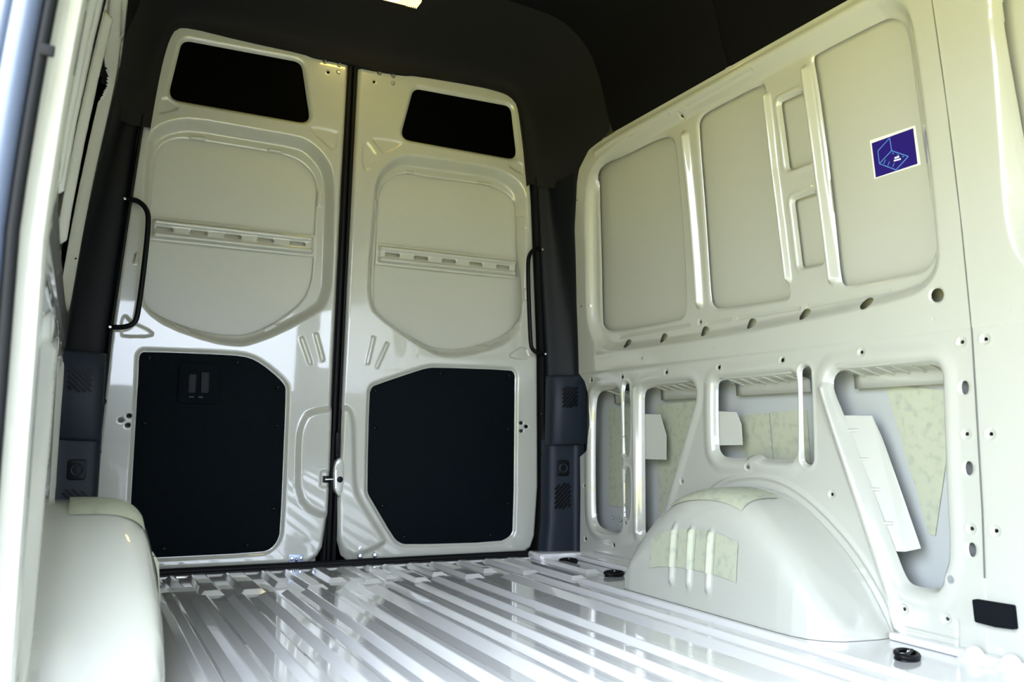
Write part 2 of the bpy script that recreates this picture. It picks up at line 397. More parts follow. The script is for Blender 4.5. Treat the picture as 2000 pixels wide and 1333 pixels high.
def wall_sheet(name, fmap, h, ymin, parent, flip):
    s = Sheet(ymin, -0.12, 0.0, WTOP+.004, h)
    # rear edge of the panel follows the pillar, bottom and top are straight
    edge = [(a, b) for a, b in WEDGE]
    s.outline([(ymin-.05, -.01), (ymin-.05, 1.70)] + [(-.62, 1.70), (-.56, WTOP)] + chaikin([(-.50, WTOP), (-.42, WTOP), (-.35, 1.562), (-.298, 1.525), (-.258, 1.46), (-.235, 1.41)], 3, False) + edge[1:] + [(edge[-1][0], -.01)])
    s.recess(chaikin(BAY), 0.032, 0.040)
    # pressed rib between recess and roof line
    s.line([(-.42, 1.545), (-.55, 1.555), (-1.85, 1.556)], .016, -.004)
    for r, wd, hh in ((RIDGE_1, .026, -.020), (RIDGE_2, .020, -.018), (RIDGE_3, .022, -.020)): s.line(r, wd*.9, hh)
    for P, rim in ((chaikin(PAN_A), 0), (chaikin(PAN_B), 0), (chaikin(PAN_D), 0)): s.hole(P, lip=.006 if ymin < -1.95 else 0, lipw=.012)
    for P in (SLOT_1, SLOT_2): s.hole(fillet(P, .010), lip=.010, lipw=.014, rim=-.003, rimw=.012)
    if ymin < -1.95:
        s.recess(chaikin(NEXT), 0.045, 0.055); s.hole(chaikin(NEXTP), lip=.006, lipw=.012)
    # steps along the frame flanges
    for seg in ([(-0.412,0.847),(-0.830,0.844)], [(-0.923,0.840),(-1.036,0.840)], [(-1.072,0.839),(-1.330,0.838)], [(-1.359,0.837),(-1.637,0.842)], [(-0.641,1.542),(-0.876,1.542)], [(-0.962,1.537),(-1.275,1.542)]):
        s.line(seg, .007, .004)
    for c in SHELF_HOLES: s.hole(circle(c, .0185, 20, .0165), lip=0)
    s.hole(circle([(-1.794,0.806)][0], .0165, 22), lip=.004, lipw=.006)
    # belt crease
    zc = .7165
    w = np.abs(s.V-zc); s.D += .0035*smooth01(1-w/.006) + .004*smooth01((zc-s.V)/.006)
    for P in (OPEN_1, OPEN_2, OPEN_3, OPEN_4): s.hole(chaikin(P), lip=.020, lipw=.022, rim=-.004, rimw=.028)
    for P in SLOTS: s.hole(chaikin(P, 1), lip=.010, lipw=.010, rim=-.002, rimw=.010)
    for c in DOTS: s.hole(circle(c, .0032, 10), lip=.001, lipw=.003)
    for c in DIMPLES: s.dimple(c)
    for c in OVALS: s.dimple(c, .019, .0015, None); s.hole([(c[0]+.0092*math.cos(a), c[1]+.016*math.sin(a)) for a in np.linspace(0, 2*math.pi, 18)[:-1]], lip=.001, lipw=.004)
    s.hole(circle([(-1.792,0.154)][0], .009, 14), lip=.003, lipw=.004)
    s.hole(circle([(-0.481,0.161)][0], .006, 12), lip=.003, lipw=.004)
    for c in SQUARES: s.hole([(c[0]-.0035, c[1]-.004), (c[0]+.0035, c[1]-.004), (c[0]+.0035, c[1]+.004), (c[0]-.0035, c[1]+.004)], lip=0)
    for c in [(-0.919,1.526),(-0.888,0.849)]: s.dimple(c, .014, .004, .004)
    s.line(SEAM, .004, .0008)
    s.D += np.where(s.U < -1.876, .0012, 0)
    # diagonal stiffener beside the big opening, pillars between the openings, bead round the wheel arch
    s.line(DIAG_1, .022, -.012)
    s.line([(-0.539,0.643),(-0.544,0.387),(-0.552,0.136)], .016, -.008)
    s.line(chaikin(ARCH_EDGE, 2, False), .012, -.006)
    s.line([(-.25,.03),(-.75,.03)], .006, .004); s.line([(-1.66,.022),(-1.80,.022)], .006, .004)
    s.line([(-1.806,0.064),(-1.802,-0.020)], .006, .004)
    return s.build(name, fmap, PAINT, parent, flip)
wall_right = empty('wall_right'); tag(wall_right, 'white pressed steel right side wall with panel bays and openings', 'wall', kind='structure')
wall_left = empty('wall_left'); tag(wall_left, 'white pressed steel left side wall seen edge on', 'wall', kind='structure')
wall_sheet('inner_panel', fwallR, .003, -2.40, wall_right, True)
tube('seam_sealant', [fR1(y, z, .0012) for y, z in SEAM], .0016, SEALANT, wall_right, 6)
wall_sheet('inner_panel', fwallL, .005, -1.83, wall_left, False)
def outer_skin(parent, f, y0, y1, z0=-.10, z1=2.0, d=.062, nz=40, name='outer_skin', m=None):
    zs = np.linspace(z0, z1, nz)
    return loft(name, [[f(y, z, d + .046*smooth01((.70-z)/.05)) for z in zs] for y in np.linspace(y0, y1, 6)], m or SKIN, parent, True, angle=70)
outer_skin(wall_right, fR1, -3.65, .16, .66, 2.0)
outer_skin(wall_right, fR1, -3.65, .16, -.10, .66, name='lower_outer_skin', m=PRIMER)
outer_skin(wall_left, fL1, -1.86, .16, .66, 2.0, d=.10)
outer_skin(wall_left, fL1, -1.86, .16, -.10, .66, name='lower_outer_skin', m=PRIMER)
outer_skin(wall_left, fL1, -3.65, -3.30)
# unseen plates added to shut light out of the pillar cavities
for f, par in ((fR1, wall_right), (fL1, wall_left)):
    for yd in (-1.828,) if par is wall_left else (-1.835, -1.97):
        zz_ = np.linspace(-.02, 1.56, 24)
        loft('pillar_light_stop', [[f(yd, z, .008+.048*smooth01((z-.72)/.03)*smooth01((1.5-z)/.03)*0) for z in zz_], [f(yd, z, .11) for z in zz_]], PRIMER, par, False)
# coarse inner lining in front of the photographed bay
zs = np.linspace(-.02, WTOP, 30)
loft('inner_panel', [[fR1(y, z, 0) for z in zs] for y in (-3.62, -2.9, -2.40)], PAINT, wall_right)
loft('inner_panel', [[fL1(y, z, 0) for z in zs] for y in (-3.62, -3.32)], PAINT, wall_left)
# cavity bottoms, ledges and tabs behind the openings
def bent_plate(name, poly, dfun, f, m, parent, th=.003):
    bm = bmesh.new(); a = [bm.verts.new(f(u, v, dfun(u, v))) for u, v in poly]; b = [bm.verts.new(f(u, v, dfun(u, v)+th)) for u, v in poly]; n = len(poly)
    bm.faces.new(a); bm.faces.new(b[::-1])
    for i in range(n): bm.faces.new((a[i], b[i], b[(i+1) % n], a[(i+1) % n]))
    return bm_obj(name, bm, m, parent, False, .001)
PADS = [[(-0.213,0.584),(-0.344,0.585),(-0.343,0.203),(-0.210,0.201)], [(-0.534,0.589),(-0.790,0.597),(-0.783,0.206),(-0.543,0.186)], [(-0.989,0.543),(-1.114,0.547),(-1.131,0.357),(-0.994,0.351)], [(-1.119,0.549),(-1.268,0.553),(-1.281,0.364),(-1.135,0.357)], [(-1.546,0.615),(-1.743,0.586),(-1.718,0.420),(-1.679,0.236),(-1.660,0.239),(-1.631,0.341)]]
for side, f, par in ((1, fR1, wall_right), (-1, fL1, wall_left)):
    for P in PADS: prism('damping_pad', P, .1035, .1065, f, PAD, par, smooth=False)
    for P, e in ((OPEN_1, 1), (OPEN_2, 1), (OPEN_3, 1), (OPEN_4, 1)):
        ys_ = [p[0] for p in P]; y0, y1 = min(ys_), max(ys_); zt = max(p[1] for p in P)
        top0 = [p for p in P if p[1] > zt-.03]; a, b = min(p[0] for p in top0)+.015, max(p[0] for p in top0)-.02
        pr = [(.012, zt+.006), (.050, zt-.004), (.074, zt-.010), (.080, zt-.016), (.082, zt-.048)]
        o = loft('top_ledge', [[f(y, z-.02*0, d) for d, z in pr] for y in np.linspace(a, b, 12)], PAINT, par)
        md = o.modifiers.new('solid', 'SOLIDIFY'); md.thickness = .002
        for k in range(max(2, int((b-a)/.045))):
            y = a + (b-a)*(k+.7)/(max(2, int((b-a)/.045))+.4)
            tube('ledge_rib', [f(y, zt+.001, .022), f(y-.004, zt-.008, .052), f(y-.006, zt-.016, .077)], .0035, PAINT, par, 6)
    for P in ([[(-0.534,0.554),(-0.634,0.550),(-0.660,0.478),(-0.659,0.392),(-0.533,0.392)]] + [[(-0.937,0.556),(-1.032,0.550),(-1.048,0.511),(-1.051,0.448),(-0.937,0.445)]]):
        y1 = max(p[0] for p in P); y0 = min(p[0] for p in P)
        # main leaf and return flange
        ym = y0+.25*(y1-y0)
        bent_plate('stiffener_tab', P, lambda u, v, y1=y1, y0=y0: .018+.034*(y1-u)/(y1-y0), f, PAINT, par)
    P4 = [(-1.457,0.532),(-1.548,0.530),(-1.578,0.471),(-1.631,0.336),(-1.680,0.208),(-1.648,0.197),(-1.605,0.194),(-1.538,0.349)]
    c4 = [(-1.460,0.532),(-1.605,0.194)]; c5 = [(-1.548,0.530),(-1.680,0.208)]
    def d4(u, v):
        t = (v-c4[0][1])/(c4[1][1]-c4[0][1]); ya = c4[0][0]+t*(c4[1][0]-c4[0][0]); yb = c5[0][0]+t*(c5[1][0]-c5[0][0])
        return .016+.034*max(0, min(1, (ya-u)/(ya-yb)))
    bent_plate('stiffener_tab', P4, d4, f, PAINT, par)
    for t in (.12, .34, .56, .80):
        ya = c4[0][0]+t*(c4[1][0]-c4[0][0]); z = c4[0][1]+t*(c4[1][1]-c4[0][1])
        yb = ya-.05
        tube('tab_bead', [f(ya-.004, z, d4(ya-.004, z)-.0005), f(ya-.024, z, d4(ya-.024, z)-.0015), f(ya-.040, z, d4(ya-.04, z)+.001)], .0045, PAINT, par, 8)
    # unseen top plate added to darken the holes above; floor of the cavity
    loft('cavity_light_stop', [[f(y, .668, d) for d in (.006, .115)] for y in (-2.4 if side > 0 else -1.83, -.13)], PRIMER, par, False)
    pr = [(.004, .0), (.030, .050), (.072, .058), (.090, .09), (.11, .10)]
    loft('cavity_sill', [[f(y, z, d) for d, z in pr] for y in (-2.4 if side > 0 else -1.83, -.10)], PRIMER, par)
for p in [(-0.207,0.167),(-0.328,0.166),(-0.381,0.161)]:
    screw('cavity_bolt', (float(xw(p[1]))+.045, p[0], p[1]), .006, .006, STEEL, wall_right, 'torx', math.pi/2)

# ================================================================== CEILING
ceiling = empty('ceiling'); tag(ceiling, 'black fabric headliner with seams and rear roof trim', 'ceiling', kind='structure')
PROF = [(.836,1.545),(.827,1.566),(.819,1.585),(.793,1.653),(.772,1.745),(.742,1.829),(.709,1.881),(.677,1.912),(.623,1.950),(.569,1.968),(.45,1.980),(.25,1.988),(0,1.990)]
PROF = chaikin(PROF, 1, False)
PROF = PROF + [(-x, z) for x, z in PROF[::-1][1:]]
def shrink(p, e): # inwards towards the cabin
    x, z = p; n = Vector((x*1.2, (z-1.2))).normalized(); return (x+n.x*e, z+n.y*e)
def liner(y0, y1):
    ys_ = [y0, y0-.0015, y0-.005, y0-.012, (y0+y1)/2, y1+.012, y1+.005, y1+.0015, y1]
    es = [.014, .006, .002, 0, 0, 0, .002, .006, .014]
    return loft('headliner_panel', [[(shrink(p, e)[0], y, shrink(p, e)[1]) for p in PROF] for y, e in zip(ys_, es)], LINER, ceiling, True, angle=60)
liner(-.547, -1.188); liner(-1.188, -3.62)
# piping along the seams
for ys_ in (-.547, -1.188):
    tube('seam_piping', [(shrink(p, .004)[0], ys_, shrink(p, .004)[1]) for p in PROF[6:-6]], .0028, LINER, ceiling, 6)
# rear roof trim: from the door opening forward and outward to the first headliner seam
OPEN_R = [(-0.047,1.844),(-0.012,1.841),(0.076,1.841),(0.180,1.847),(0.213,1.856),(0.491,1.867),(0.593,1.862),(0.635,1.851),(0.666,1.820),(0.681,1.742),(0.696,1.658),(0.719,1.490)]
OPEN_L = [(-0.047,1.844),(-0.130,1.844),(-0.183,1.843),(-0.206,1.851),(-0.424,1.853),(-0.626,1.862),(-0.653,1.846),(-0.668,1.817),(-0.685,1.742),(-0.701,1.621),(-0.715,1.476)]
def resample(p, n):
    p = np.array(p, float); L = np.r_[0, np.cumsum(np.linalg.norm(np.diff(p, axis=0), axis=1))]
    t = np.linspace(0, L[-1], n); return np.stack([np.interp(t, L, p[:, 0]), np.interp(t, L, p[:, 1])], -1)
opn = OPEN_L[::-1] + OPEN_R[1:]
opn = resample(chaikin(opn, 1, False), 90)
# matching outer contour, by angle about the bay centre
pr = np.array(PROF[::-1])
zend = 1.47
def prof_low(side): return [(side*float(xw(z))*1.0, z) for z in np.linspace(1.44, 1.565, 6)]
outer = np.array(prof_low(-1) + [tuple(a) for a in pr] + prof_low(1)[::-1])
ang = lambda p: np.arctan2(p[:, 0], p[:, 1]-1.15)
ao = ang(outer); od = np.argsort(ao)
aa = np.linspace(ang(opn)[0], ang(opn)[-1], 90)
outc = np.stack([np.interp(ang(opn), ao[od], outer[od, 0]), np.interp(ang(opn), ao[od], outer[od, 1])], -1)
outc[0] = (-float(xw(1.47))*1.004, 1.47); outc[-1] = (float(xw(1.47))*1.004, 1.47)
rings = []
for t, e in ((-.10, 0), (-.04, 0), (.0, .0), (.02, .06), (.06, .13), (.12, .20), (.22, .29), (.36, .42), (.52, .58), (.70, .75), (.86, .90), (.97, .985), (1.0, 1.0)):
    ring = []
    for a, b in zip(opn, outc):
        side = min(1.0, max(0.0, (b[1]-1.47)/.35))
        yend = float(np.interp(b[1], [1.47, 1.52, 1.55, 1.572, 1.60], [-.268, -.302, -.355, -.47, -.556]))
        y = -.10 + (yend+.10)*(1-math.cos(max(t, 0)*math.pi/2))**.9 if t > 0 else -.10 - t*.5
        ring.append((a[0]+(b[0]-a[0])*math.sin(e*math.pi/2)**.85 if e > 0 else a[0], y, a[1]+(b[1]-a[1])*(math.sin(e*math.pi/2)**.85 if e > 0 else 0)))
    rings.append(ring)
rt = loft('rear_roof_trim', rings, MOULD, ceiling, True, angle=70)
# roof sheet outside and front bulkhead
loft('roof_sheet', [[(shrink(p, .05)[0]*1.06, y, shrink(p, .05)[1]) for p in PROF] for y in (-3.66, .16)], SHELL, ceiling)
# the cab in front of the bay is open to it: dashboard wall, roof above the windscreen, side walls with door windows
wf = empty('wall_front'); tag(wf, 'front of the cab with the windscreen opening', 'wall', kind='structure')
box('dash_panel', (-1.04, -4.82, -.10), (1.04, -4.76, .50), PLASTIC_D, wf, .01)
box('windscreen_header', (-1.04, -4.82, 1.20), (1.04, -4.76, 2.08), LINER, wf, .01)
for sx in (-1, 1):
    box('windscreen_pillar', (sx*.94-.10, -4.82, .50), (sx*.94+.10, -4.76, 1.20), PLASTIC_D, wf, .01)
    box('cab_door_panel', (sx*1.0-.03, -4.80, -.10), (sx*1.0+.03, -3.62, .72), PLASTIC_D, wf, .01)
    box('cab_side_header', (sx*.98-.05, -4.80, 1.22), (sx*.98+.05, -3.62, 2.08), LINER, wf, .01)
    box('cab_rear_pillar', (sx*.98-.05, -3.80, .70), (sx*.98+.05, -3.60, 1.40), PLASTIC_D, wf, .01)
box('cab_roof', (-1.04, -4.80, 2.0), (1.04, -3.60, 2.06), LINER, wf, .01)

# dome lamp
lampo = empty('dome_lamp', (.018, -.405, 1.985)); tag(lampo, 'small lit dome lamp with warm ribbed lens on the black headliner', 'lamp')
def lamp_part(name, w, d, z0, z1, m, inset=.008):
    P = fillet([(-w, -d), (w, -d), (w, d), (-w, d)], min(w, d)*.95, 8); Q = [(x*(1-inset/w), y*(1-inset/d)) for x, y in P]
    bm = bmesh.new(); a = [bm.verts.new((x, y, z0)) for x, y in P]; b = [bm.verts.new((x, y, z1)) for x, y in Q]; n = len(P)
    bm.faces.new(b); bm.faces.new(a[::-1])
    for i in range(n): bm.faces.new((a[i], a[(i+1) % n], b[(i+1) % n], b[i]))
    return bm_obj(name, bm, m, lampo, True)
lamp_part('lamp_bezel', .112, .040, .002, -.006, BLACK)
lamp_part('lamp_lens', .100, .030, -.005, -.018, LENS)
lamp_part('lamp_bulb_window', .034, .017, -.017, -.0195, HOT, .004).location = (-.012, 0, 0)
for k in range(6):
    lamp_part('lens_rib', .0015, .026, -.015, -.0192, LENS, .0007).location = (.056+.007*k, 0, 0)
ld = bpy.data.lights.new('dome_lamp_light', 'AREA'); ld.shape = 'RECTANGLE'; ld.size = .18; ld.size_y = .05
ld.color = (1.0, .76, .16); ld.energy = .8
lo_ = bpy.data.objects.new('dome_lamp_light', ld); COL.objects.link(lo_); lo_.parent = lampo; lo_.location = (0, 0, -.03)

# ================================================================== REAR DOORS
REC_R = [(.071,1.372),(.078,1.42),(.094,1.464),(.129,1.505),(.171,1.535),(.214,1.547),(.40,1.549),(.581,1.551),(.651,1.530),(.705,1.495),(.728,1.436),(.730,1.213),(.722,.929),(.694,.865),(.62,.815),(.474,.771),(.384,.765),(.346,.773),(.256,.813),(.094,.913),(.072,.958),(.060,1.026)]
INN_R = [(0.116,1.402),(0.130,1.435),(0.160,1.463),(0.209,1.483),(0.247,1.485),(0.305,1.481),(0.524,1.488),(0.586,1.484),(0.643,1.470),(0.686,1.443),(0.698,1.413),(0.707,1.208),(0.717,1.094),(0.719,0.985),(0.707,0.921),(0.663,0.877),(0.561,0.833),(0.462,0.809),(0.390,0.805),(0.332,0.817),(0.280,0.840),(0.210,0.863),(0.134,0.911),(0.115,0.944),(0.108,0.985),(0.105,1.091),(0.108,1.246),(0.108,1.365)]
INN_L = [(-0.661,1.461),(-0.627,1.481),(-0.587,1.487),(-0.302,1.486),(-0.218,1.477),(-0.171,1.452),(-0.138,1.413),(-0.127,1.363),(-0.130,1.304),(-0.129,1.102),(-0.133,1.022),(-0.158,0.951),(-0.243,0.874),(-0.322,0.827),(-0.374,0.810),(-0.447,0.808),(-0.530,0.822),(-0.596,0.841),(-0.666,0.868),(-0.692,0.892),(-0.700,0.917),(-0.700,1.044),(-0.695,1.203),(-0.692,1.311),(-0.690,1.401),(-0.679,1.442)]
WIN_R = [(0.219,1.811),(0.641,1.817),(0.676,1.598),(0.172,1.602)]
WIN_L = [(-0.630,1.818),(-0.218,1.824),(-0.173,1.600),(-0.665,1.602)]
BRD_R = [(0.112,0.650),(0.261,0.705),(0.310,0.722),(0.348,0.728),(0.671,0.733),(0.688,0.725),(0.695,0.709),(0.694,0.689),(0.708,0.101),(0.693,0.071),(0.646,0.052),(0.263,0.057),(0.232,0.066),(0.207,0.089),(0.125,0.216),(0.106,0.244),(0.100,0.266),(0.093,0.617),(0.100,0.640)]
BRD_L = [(-0.703,0.712),(-0.698,0.725),(-0.688,0.731),(-0.404,0.735),(-0.347,0.729),(-0.304,0.709),(-0.243,0.663),(-0.220,0.637),(-0.215,0.621),(-0.213,0.443),(-0.210,0.121),(-0.219,0.089),(-0.239,0.064),(-0.270,0.053),(-0.641,0.051),(-0.695,0.052),(-0.699,0.173),(-0.701,0.640)]
OUT_R = [(-.004,1.90)]+[(.60,1.90),(.69,1.87),(.715,1.75),(.75,1.417),(.796,.79),(.815,.27),(.806,.07),(.79,.025),(.76,.006)]+[(.04,.006),(.012,.03),(-.006,.086),(-.013,.22),(-.011,.41),(-.012,.669),(-.007,1.396)]
OUT_L = [(-.043,1.90)]+[(-.60,1.90),(-.69,1.87),(-.715,1.75),(-.75,1.417),(-.796,.79),(-.815,.27),(-.806,.07),(-.79,.025),(-.76,.006)]+[(-.11,.006),(-.075,.03),(-.058,.06),(-.046,.17),(-.045,.334),(-.049,.649),(-.049,1.39)]
def door_sheet(name, parent, R):
    s = Sheet(-.83 if not R else -.02, -.03 if not R else .83, -.005, 1.91, .0032)
    s.outline(OUT_R if R else OUT_L)
    rec = chaikin(REC_R if R else [(-x, z) for x, z in REC_R], 1)
    s.recess(rec, .050, .034)
    # edge of the pressing turns back
    w, d, _, _ = s.dist(OUT_R if R else OUT_L, .05); s.D[w] += .012*np.clip(1+d/.014, 0, 1)**2
    s.hole(chaikin(INN_R if R else INN_L, 1), lip=.004, lipw=.006)
    s.hole(fillet(WIN_R if R else WIN_L, .035, 6), lip=.012, lipw=.016)
    brd = chaikin(BRD_R if R else BRD_L, 1)
    w, d, _, _ = s.dist(brd, .06); s.D[w] += .010*smooth01((.016-d)/.014)
    s.hole([tuple(np.array(p)*.985+np.array([.4 if R else -.47, .40])*.015) for p in brd], lip=0)
    if R:
        emb = [[(0.030,1.563),(0.045,1.569),(0.092,1.511),(0.050,1.451),(0.023,1.459),(0.020,1.547)], [(0.059,1.589),(0.175,1.593),(0.182,1.576),(0.116,1.530),(0.098,1.530),(0.056,1.576)], [(0.632,1.570),(0.698,1.600),(0.707,1.537),(0.693,1.535),(0.636,1.558)], [(0.737,0.842),(0.662,0.801),(0.663,0.776),(0.767,0.775)]]
        lines = [[(0.098,0.833),(0.077,0.723)], [(0.153,0.813),(0.111,0.711)]]
        bulge = [(-0.064,0.574),(0.020,0.577),(0.041,0.536),(0.050,0.465),(0.060,0.278),(0.084,0.228),(0.152,0.131),(0.203,0.054),(-0.036,-0.012)]
        holes = [(0.726,0.522),(0.749,0.508),(0.728,0.490)]
        sq = [(0.057,1.801)]
    else:
        emb = [[(-0.683,1.614),(-0.625,1.584),(-0.627,1.568),(-0.684,1.538),(-0.697,1.550)], [(-0.173,1.593),(-0.075,1.589),(-0.069,1.579),(-0.074,1.508),(-0.094,1.508),(-0.177,1.572)], [(-0.754,0.855),(-0.733,0.831),(-0.661,0.800),(-0.664,0.779),(-0.758,0.773),(-0.766,0.783),(-0.769,0.833)]]
        lines = [[(-0.172,0.814),(-0.132,0.712)], [(-0.121,0.832),(-0.088,0.727)]]
        bulge = [(-0.168,0.177),(-0.180,0.443),(-0.168,0.513),(-0.134,0.563),(0.050,0.581),(0.070,0.148)]
        holes = [(-0.746,0.503),(-0.722,0.517),(-0.724,0.486)]
        sq = [(-0.120,1.803)]
    for P in emb: s.recess(chaikin(P, 1), .0045, .008)
    for L in lines:
        a, b = np.array(L[0]), np.array(L[1]); nrm = np.array([-(b-a)[1], (b-a)[0]]); nrm = nrm/np.linalg.norm(nrm)*.010
        s.recess(fillet([tuple(a+nrm), tuple(a-nrm), tuple(b-nrm), tuple(b+nrm)], .009), -.005, .007)
    s.recess(chaikin(bulge, 2), -.014, .028)
    for c in holes: s.hole([(c[0]+.0095*math.cos(t), c[1]+.0075*math.sin(t)) for t in np.linspace(0, 2*math.pi, 15)[:-1]], lip=.002, lipw=.004)
    s.hole(circle(sq[0], .006, 10), lip=.001, lipw=.003)
    # pressed lines: swage under the top edge, welded tabs on the inner flange
    if not R:
        s.recess(fillet([(-0.085,0.340),(-0.015,0.334),(-0.012,0.266),(-0.085,0.274)], .012), .006, .010)
    # tabs pressed on the flange of the recess
    tabs = ([(0.209,1.493),(0.247,1.498),(0.249,1.482),(0.214,1.479)], [(0.512,1.496),(0.586,1.498),(0.584,1.481),(0.518,1.478)], [(0.088,1.359),(0.111,1.360),(0.111,1.304),(0.089,1.303)], [(0.698,1.370),(0.722,1.370),(0.726,1.317),(0.702,1.316)], [(0.720,1.068),(0.736,1.067),(0.740,1.017),(0.719,1.015)], [(0.229,0.862),(0.282,0.843),(0.270,0.827),(0.219,0.847)], [(0.526,0.826),(0.579,0.837),(0.582,0.819),(0.531,0.804)]) if R else \
           ([(-0.583,1.500),(-0.530,1.503),(-0.529,1.487),(-0.585,1.485)], [(-0.313,1.498),(-0.262,1.500),(-0.259,1.484),(-0.318,1.484)], [(-0.129,1.364),(-0.106,1.366),(-0.105,1.306),(-0.128,1.304)], [(-0.594,0.839),(-0.541,0.820),(-0.547,0.804),(-0.600,0.825)], [(-0.301,0.840),(-0.256,0.867),(-0.246,0.853),(-0.293,0.826)], [(-0.736,1.057),(-0.726,1.066),(-0.725,1.024),(-0.741,1.020)])
    for P in tabs: s.recess(fillet(P, .004), -.0075, .005)
    return s.build(name, fdoor, PAINT, parent, R is None)
def build_door(n, R):
    d = empty('door_%d' % n, (0, 0, 0)); tag(d, ('right' if R else 'left') + ' rear door with small dark window, slotted rail and black ' + ('board' if R else 'board with inside handle'), 'door', kind='structure')
    sg = 1 if R else -1
    door_sheet('door_panel', d, R)
    inn = INN_R if R else INN_L
    # outer skin seen inside the recess, bowed slightly outward
    cx = sum(p[0] for p in inn)/len(inn); x0 = min(p[0] for p in inn)-.03; x1 = max(p[0] for p in inn)+.03; z0 = min(p[1] for p in inn)-.03; z1 = max(p[1] for p in inn)+.03
    xs_ = np.linspace(x0, x1, 14)
    loft('outer_skin', [[fdoor(x, z, .0575+.012*(1-((x-cx)/.36)**2)*(1-((z-1.16)/.45)**2)) for x in xs_] for z in np.linspace(z0, z1, 16)], SKIN, d, True, angle=80)
    # full outer sheet of the door closing the cavity
    loft('outer_sheet', [[(sg*x, .085, z) for x in (-.06, 1.07)] for z in (-.12, 2.14)], SHELL, d, False)
    # window pane
    win = WIN_R if R else WIN_L
    c = (sum(p[0] for p in win)/4, sum(p[1] for p in win)/4)
    big = [((p[0]-c[0])*1.05+c[0], (p[1]-c[1])*1.08+c[1]) for p in win]
    prism('window_pane', fillet(big, .035), .018, .023, fdoor, GLASS, d, smooth=False)
    # black board
    brd = BRD_R if R else BRD_L
    b = prism('trim_board', chaikin(brd, 1), .0055, .0085, fdoor, BOARD, d, .0012)
    scr = [(0.372,0.707),(0.669,0.711),(0.116,0.629),(0.119,0.492),(0.672,0.496),(0.679,0.201),(0.161,0.204),(0.250,0.086),(0.608,0.080)] if R else [(-0.672,0.711),(-0.387,0.709),(-0.243,0.629),(-0.674,0.494),(-0.240,0.493),(-0.677,0.199),(-0.237,0.202),(-0.591,0.079),(-0.321,0.080)]
    for x, z in scr: screw('clip', fdoor(x, z, .0055), .0085, .006, BLACK, b)
    # slotted rail across the recess
    rp = [(0.108,1.190),(0.708,1.203),(0.713,1.120),(0.112,1.111)] if R else [(-0.691,1.206),(-0.127,1.191),(-0.131,1.113),(-0.694,1.123)]
    sl = [(0.171,1.152),(0.288,1.153),(0.405,1.154),(0.522,1.155),(0.643,1.159)] if R else [(-0.648,1.164),(-0.535,1.160),(-0.421,1.156),(-0.307,1.154),(-0.193,1.153)]
    xa, xb = min(p[0] for p in rp), max(p[0] for p in rp)
    zc = sum(p[1] for p in sl)/5
    s = Sheet(xa, xb, zc-.041, zc+.041, .0025)
    t = np.abs(s.V-zc)
    s.D += .052 - .022*smooth01((.033-t)/.007) + .007*smooth01((.018-t)/.006)
    e = np.minimum(s.U-xa, xb-s.U); s.D += (.052-s.D)*(1-smooth01((e-.004)/.014))
    for x, z in sl: s.hole(fillet([(x-.029, zc-.0068), (x+.029, zc-.0068), (x+.029, zc+.0068), (x-.029, zc+.0068)], .0066, 5), lip=.003, lipw=.004)
    s.build('slotted_rail', fdoor, PAINT, d, False)
    # bolts along the top edge
    for x, z in ([(0.075,1.837),(0.130,1.838),(0.131,1.810)] if R else [(-0.134,1.840),(-0.080,1.839),(-0.081,1.811)]):
        screw('bolt', fdoor(x, z, 0), .0085, .006, STEEL, d, 'torx')
    if R:
        for x, z in [(0.078,0.054),(0.079,0.026),(0.135,0.027)]: screw('bolt', fdoor(x, z, -.008), .009, .007, STEEL, d, 'torx')
        k = prism('latch_cover', chaikin([(-0.027,0.377),(-0.012,0.384),(-0.001,0.362),(0.003,0.279),(-0.011,0.238),(-0.027,0.257),(-0.035,0.279),(-0.038,0.344)], 1), -.030, .0, fdoor, PAINT, d, .006)
        x, z = [(-0.014,0.304)][0]; screw('latch_plug', fdoor(x, z, -.029), .012, .004, BLACK, k)
        bx = [(-0.032,0.338),(-0.029,0.274)]; prism('striker_plate', [(bx[0][0]-.003, bx[0][1]), (bx[0][0]+.003, bx[0][1]), (bx[1][0]+.003, bx[1][1]), (bx[1][0]-.003, bx[1][1])], -.034, -.006, fdoor, STEEL, d)
        q = [(-0.035,0.473),(-0.018,0.473),(-0.017,0.384),(-0.033,0.384)]; lv = prism('release_lever', q, -.030, -.012, fdoor, BLACK, d, .003)
        q = [(-0.030,0.449),(-0.023,0.449),(-0.023,0.393),(-0.029,0.393)]; prism('lever_grip', q, -.036, -.030, fdoor, BLACK, lv, .002)
        q = [(0.072,0.015),(0.136,0.016),(0.140,0.001),(0.072,0.000)]; prism('hinge_cover', q, -.020, .0, fdoor, BLACK, d, .003)
    else:
        q = [(-0.178,0.042),(-0.127,0.041),(-0.125,0.003),(-0.176,0.006)]; p = prism('lock_plate', q, -.005, .0, fdoor, PLATE, d, .001)
        for x, z in [(-0.168,0.029),(-0.136,0.029)]: screw('bolt', fdoor(x, z, -.005), .0075, .006, STEEL, p, 'torx')
        x, z = [(-0.152,0.024)][0]; screw('bolt', fdoor(x, z, -.005), .006, .006, STEEL, p)
        x, z = [(-0.151,0.006)][0]; screw('rod_end', fdoor(x, z, -.004), .012, .004, BLACK, p)
        q = [(-0.072,0.316),(-0.048,0.316),(-0.047,0.292),(-0.071,0.292)]; st = prism('striker_pocket', q, -.012, .0, fdoor, BLACK, d, .002)
        a = [(-0.064,0.304),(-0.036,0.305)]
        tube('striker_loop', [fdoor(a[0][0], a[0][1], -.016), fdoor(a[1][0], a[1][1], -.022)], .004, STEEL, st, 8)
        # inside door handle in the board
        hq = [(-0.575,0.701),(-0.445,0.700),(-0.441,0.563),(-0.577,0.563)]
